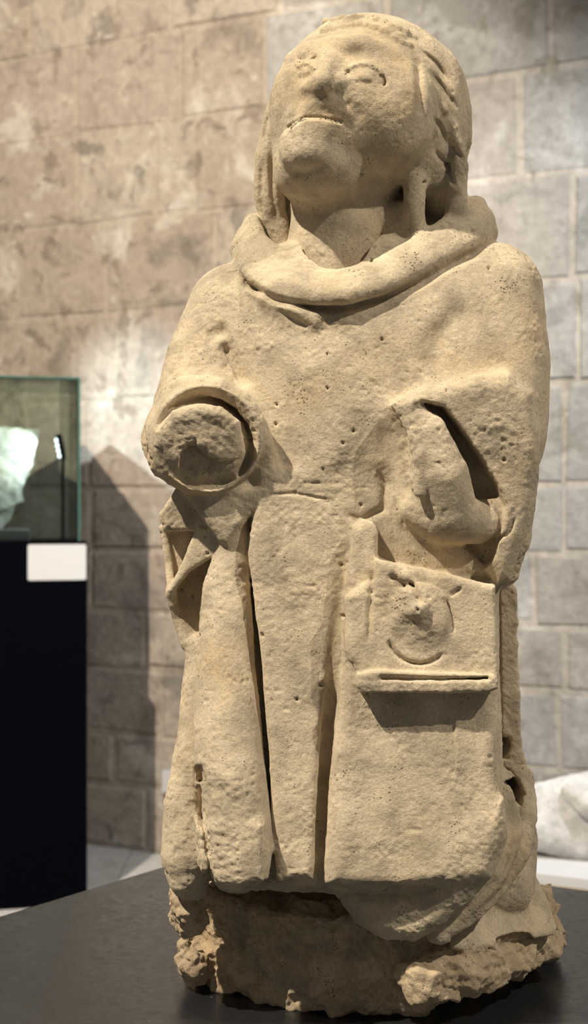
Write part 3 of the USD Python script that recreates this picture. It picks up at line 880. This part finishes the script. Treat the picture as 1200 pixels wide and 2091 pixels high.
# --- hair: fringe roll on the crown, side masses, hanging locks
stroke([(648, 64), (677, 49), (707, 42), (735, 41), (762, 45), (788, 53), (812, 64), (836, 82)], 6, 15, 'g', 160, ends=0.1)


def surface(u, v):
    """how far away the sculpted surface lies along the view of (u, v)"""
    D = np.arange(-320.0, 200.0, 4.0)
    x = sc.value(np.array([pt(u, v, d) for d in D]))
    i = np.nonzero(x < 0)[0]
    return D[i[0]] if len(i) else 60.0


rh = random.Random(12)
curls = []
for q in range(13):
    t = q / 12
    bu = 664 + 172 * t
    bv = 54 - 13 * math.sin(min(t * 1.15, 1) * math.pi * 0.62) + 44 * max(t - 0.42, 0) ** 1.25 * 1.9
    for row in range(2):
        cu, cv = bu + rh.uniform(-4, 4) + 5 * row, bv + 9 - 17 * row + rh.uniform(-2, 2)
        curls.append((cu, cv, surface(cu, cv), rh.uniform(7.5, 12.5)))
for cu, cv, cd, r in curls:
    egg('hair', (cu, cv, cd + 2), (r, r * 0.8, r * 0.85), (0, rh.uniform(-30, 30), 0), 5)
egg('hair', (866, 252, 60), (98, 150, 166), k=8)
egg('hair', (905, 385, 60), (50, 90, 80), k=20)
egg('hair', (864, 322, -8), (50, 70, 80), k=16)
egg('hair', (720, 430, 110), (150, 70, 90), k=16)
egg('hair', (620, 440, 150), (80, 60, 90), k=16)
egg('hair', (822, 470, -10), (50, 52, 60), k=12)
for q in ([(836, 84, -25, 13), (868, 118, -48, 14), (896, 168, -56, 13), (924, 226, -45, 9)], [(848, 104, -52, 13), (866, 150, -76, 14), (884, 196, -86, 13), (908, 226, -82, 8)], [(860, 160, -80, 12), (868, 210, -92, 14), (884, 244, -92, 10), (892, 268, -88, 5)],
          [(872, 104, 0, 14), (916, 160, -15, 15), (944, 224, -15, 12), (952, 290, 0, 12)], [(866, 206, -88, 9), (874, 250, -92, 7), (884, 276, -88, 4)], [(890, 220, -70, 10), (925, 262, -62, 13), (938, 320, -45, 14), (928, 380, -40, 14)]):
    limb('hair', q, 7)
limb('hair', [(846, 372, -56, 24), (846, 430, -64, 21), (852, 486, -60, 18)], 18)
limb('hair', [(932, 340, -20, 24), (930, 430, -25, 22)], 16)
limb('-', [(889, 400, -92, 13), (888, 436, -92, 17)], 8)
limb('hair', [(574, 170, 20, 14), (558, 240, 30, 20), (548, 320, 40, 30), (549, 400, 60, 32), (558, 450, 70, 30), (574, 500, 70, 24)], 8)
for q in ([(872, 140), (905, 180), (938, 230)], [(880, 235), (900, 262), (912, 300)], [(850, 95), (890, 130), (925, 180)], [(920, 290), (945, 330)], [(880, 300), (915, 340), (930, 390)]):
    stroke(q, -8, 9, 'v', 90, ends=0.3)
stroke([(838, 92), (852, 130), (856, 190), (862, 262)], -8, 12, 'g', 60, ends=0.3)
for q in ([(536, 320), (532, 400), (544, 460)], [(552, 290), (556, 400), (570, 470)], [(548, 230), (538, 300)]):
    stroke(q, -6, 9, 'v', 140, ends=0.3)

V, Fc = net(sc.value, (255, -330, -2082), (1200, 520, -15), VOX)
_, lab = sc.value(V, True)
N0 = vnormals(V, Fc)
for _ in range(4):
    N0 = np.stack([np.bincount(Fc.ravel(), N0[np.roll(Fc, 1, 1).ravel(), a], len(V)) for a in range(3)], 1)
    N0 /= np.maximum(np.linalg.norm(N0, axis=1), 1e-9)[:, None]
# --- weathering: broad unevenness everywhere, broken rock on the base and the stumps
pid = sc.parts.index
u, v = flat(V)
rough = np.full(len(V), 1.0)
for nm, a in (('head', 0.5), ('hair', 1.0), ('hood', 0.8), ('rock_base', 5.0), ('forearm', 3.0), ('hanging_cuff', 0.8), ('foot_drape', 0.8), ('mantle', 1.6)):
    rough[lab == pid(nm)] = a


def blob(cu, cv, ru, rv, a):
    global rough
    rough = rough + a * np.exp(-((u - cu) / ru) ** 2 - ((v - cv) / rv) ** 2) * (V[:, 1] < 60)


for b in ((430, 1650, 70, 90, 1.6), (420, 1740, 60, 50, 1.0), (630, 305, 45, 36, 0.9), (665, 195, 40, 36, 0.6), (835, 900, 20, 100, 1.6), (335, 1060, 25, 60, 1.6), (1050, 1480, 22, 140, 1.5),
          (600, 1790, 60, 20, 1.2), (560, 1835, 170, 26, 2.2), (430, 730, 60, 50, 1.0), (400, 890, 70, 60, 1.2), (900, 900, 50, 60, 0.6), (640, 660, 80, 50, 0.7), (830, 1250, 60, 70, 0.7), (960, 1950, 150, 40, 2.0), (1000, 2000, 150, 50, 1.5), (380, 1950, 30, 60, 2.0)):
    blob(*b)
for _ in range(6):
    acc = np.bincount(Fc.ravel(), rough[np.roll(Fc, 1, 1).ravel()], len(V)); cnt = np.bincount(Fc.ravel(), minlength=len(V))
    rough = acc / np.maximum(cnt, 1)
big = meshkit.fbm(V / 95.0, 3, 11) - 0.5
mid_ = meshkit.fbm(V / 22.0, 3, 21) - 0.5
fine = meshkit.fbm(V / 9.0, 2, 51) - 0.5
patchy = np.clip((meshkit.fbm(V / 70.0, 2, 71) - 0.36) * 5.5, 0.12, 1.35)
rid = np.abs(meshkit.fbm(V / 80.0, 4, 31) - 0.5)
chunk = meshkit.fbm(V / 48.0, 4, 61) - 0.5
pit = np.maximum(meshkit.noise(V / 9.0, 41) - 0.66, 0) * np.maximum(meshkit.noise(V / 40.0, 43) - 0.35, 0)
rk = np.clip((rough - 2.4) / 2, 0, 1.2)
disp = big * 7.0 + (mid_ * 3.4 * np.minimum(rough, 2.2) + fine * 2.2 * np.clip(rough, 0.5, 2.0)) * np.where(rough > 1.5, 1.0, patchy) - pit * 18 * np.minimum(rough, 2.0) + rk * ((0.10 - rid) * 75 + chunk * 34)
for hu, hv in ((998, 546), (780, 693), (990, 771), (1029, 940), (565, 826), (668, 722), (737, 1031), (697, 1153), (699, 1258), (853, 1246), (785, 170), (867, 372), (757, 530), (370, 1205), (393, 1217), (406, 1299),
               (535, 1297), (655, 1400), (750, 1419), (668, 793), (563, 866), (740, 357), (505, 152), (1102, 1046), (418, 1097), (423, 1131), (607, 1428), (722, 880), (700, 905), (966, 470)):
    r2 = (u - hu) ** 2 + (v - hv) ** 2
    disp = disp - 9.0 * np.exp(-r2 / 9.0) * (N0[:, 1] < 0.1) * (V[:, 1] < 60)
V = V + N0 * disp[:, None]
V[:, 2] = np.maximum(V[:, 2], -ZB)
base_c = np.array([(760 - 600) * S, D0 + 60 * S, ZP])
XYZ = np.stack([(V[:, 0] - 600) * S, D0 + V[:, 1] * S, ZC + (V[:, 2] + 1045.5) * S], 1)
XYZ[:, 2] -= XYZ[:, 2].min() - ZP
XYZ -= base_c
NN = vnormals(XYZ, Fc)
statue = thing('statue', base_c, 'weathered tan limestone statue of a kneeling robed figure with upturned face and broken forearms', 'statue')
fl = lab[Fc]
fl = np.where(fl[:, 1] == fl[:, 2], fl[:, 1], fl[:, 0])
naming = {'sleeve_b': ('sleeve', None), 'forearm_b': ('forearm', None), 'rock_base': ('rock_base', 'rough broken rock base below the robe'),
          'head': ('head', 'upturned worn face and bare neck'), 'hair': ('hair', 'wavy chin-length carved hair'), 'hood': ('hood', 'rolled hood lying round the neck')}
for i, nm in enumerate(sc.parts):
    ff = Fc[fl == i]
    if len(ff) < 20:
        continue
    ids, inv = np.unique(ff.ravel(), return_inverse=True)
    name, label = naming.get(nm, (nm, None))
    m = raw_mesh(numbered(str(statue.GetPath()) + '/' + name), XYZ[ids], inv.reshape(-1, 3), NN[ids], M_ROCK if nm == 'rock_base' else M_STATUE)
    tag(m.GetPrim(), label=label)

# --- the pale carved block lying on the low platform, at the right behind the statue
sc = Sculpt()
DB = (3.20 - D0) / S
kb = 1 + DB / F
limb('block', [(1120, 1655, DB + 40, 62 * kb), (1215, 1640, DB - 30, 66 * kb), (1310, 1665, DB - 90, 60 * kb)], 60)
limb('block', [(1090, 1690, DB - 20, 46 * kb), (1200, 1712, DB - 70, 50 * kb), (1310, 1735, DB - 120, 46 * kb)], 40)
limb('block', [(1172, 1616, DB - 120, 26 * kb), (1205, 1640, DB - 170, 32 * kb), (1260, 1668, DB - 190, 30 * kb)], 16)
limb('-', [(1148, 1616, DB - 190, 5 * kb), (1168, 1642, DB - 200, 8 * kb), (1190, 1670, DB - 215, 6 * kb)], 10)
limb('-', [(1144, 1606, DB - 190, 5 * kb), (1162, 1605, DB - 200, 5 * kb)], 8)
lo_, hi_ = pt(1060, 1760, DB - 300), pt(1390, 1540, DB + 300)
Vb, Fb = net(sc.value, (min(lo_[0], 600), DB - 320, lo_[2] - 60), (hi_[0] + 60, DB + 320, hi_[2] + 60), 9.0, 8)
Nb = vnormals(Vb, Fb)
Vb = Vb + Nb * ((meshkit.fbm(Vb / 120.0, 3, 5) - 0.5) * 26 + (meshkit.fbm(Vb / 40.0, 2, 6) - 0.5) * 8)[:, None]
XB = np.stack([(Vb[:, 0] - 600) * S, D0 + Vb[:, 1] * S, ZC + (Vb[:, 2] + 1045.5) * S], 1)
XB[:, 2] = np.maximum(XB[:, 2], pz + 0.0200)
bc = np.array([XB[:, 0].mean(), XB[:, 1].mean(), pz + 0.02])
blk = thing('carved_block', bc, 'pale rounded block of carved stone lying on the low platform, lower right', 'carved stone')
m = raw_mesh(str(blk.GetPath()) + '/block', XB - bc, Fb, vnormals(XB, Fb), M_PALE)
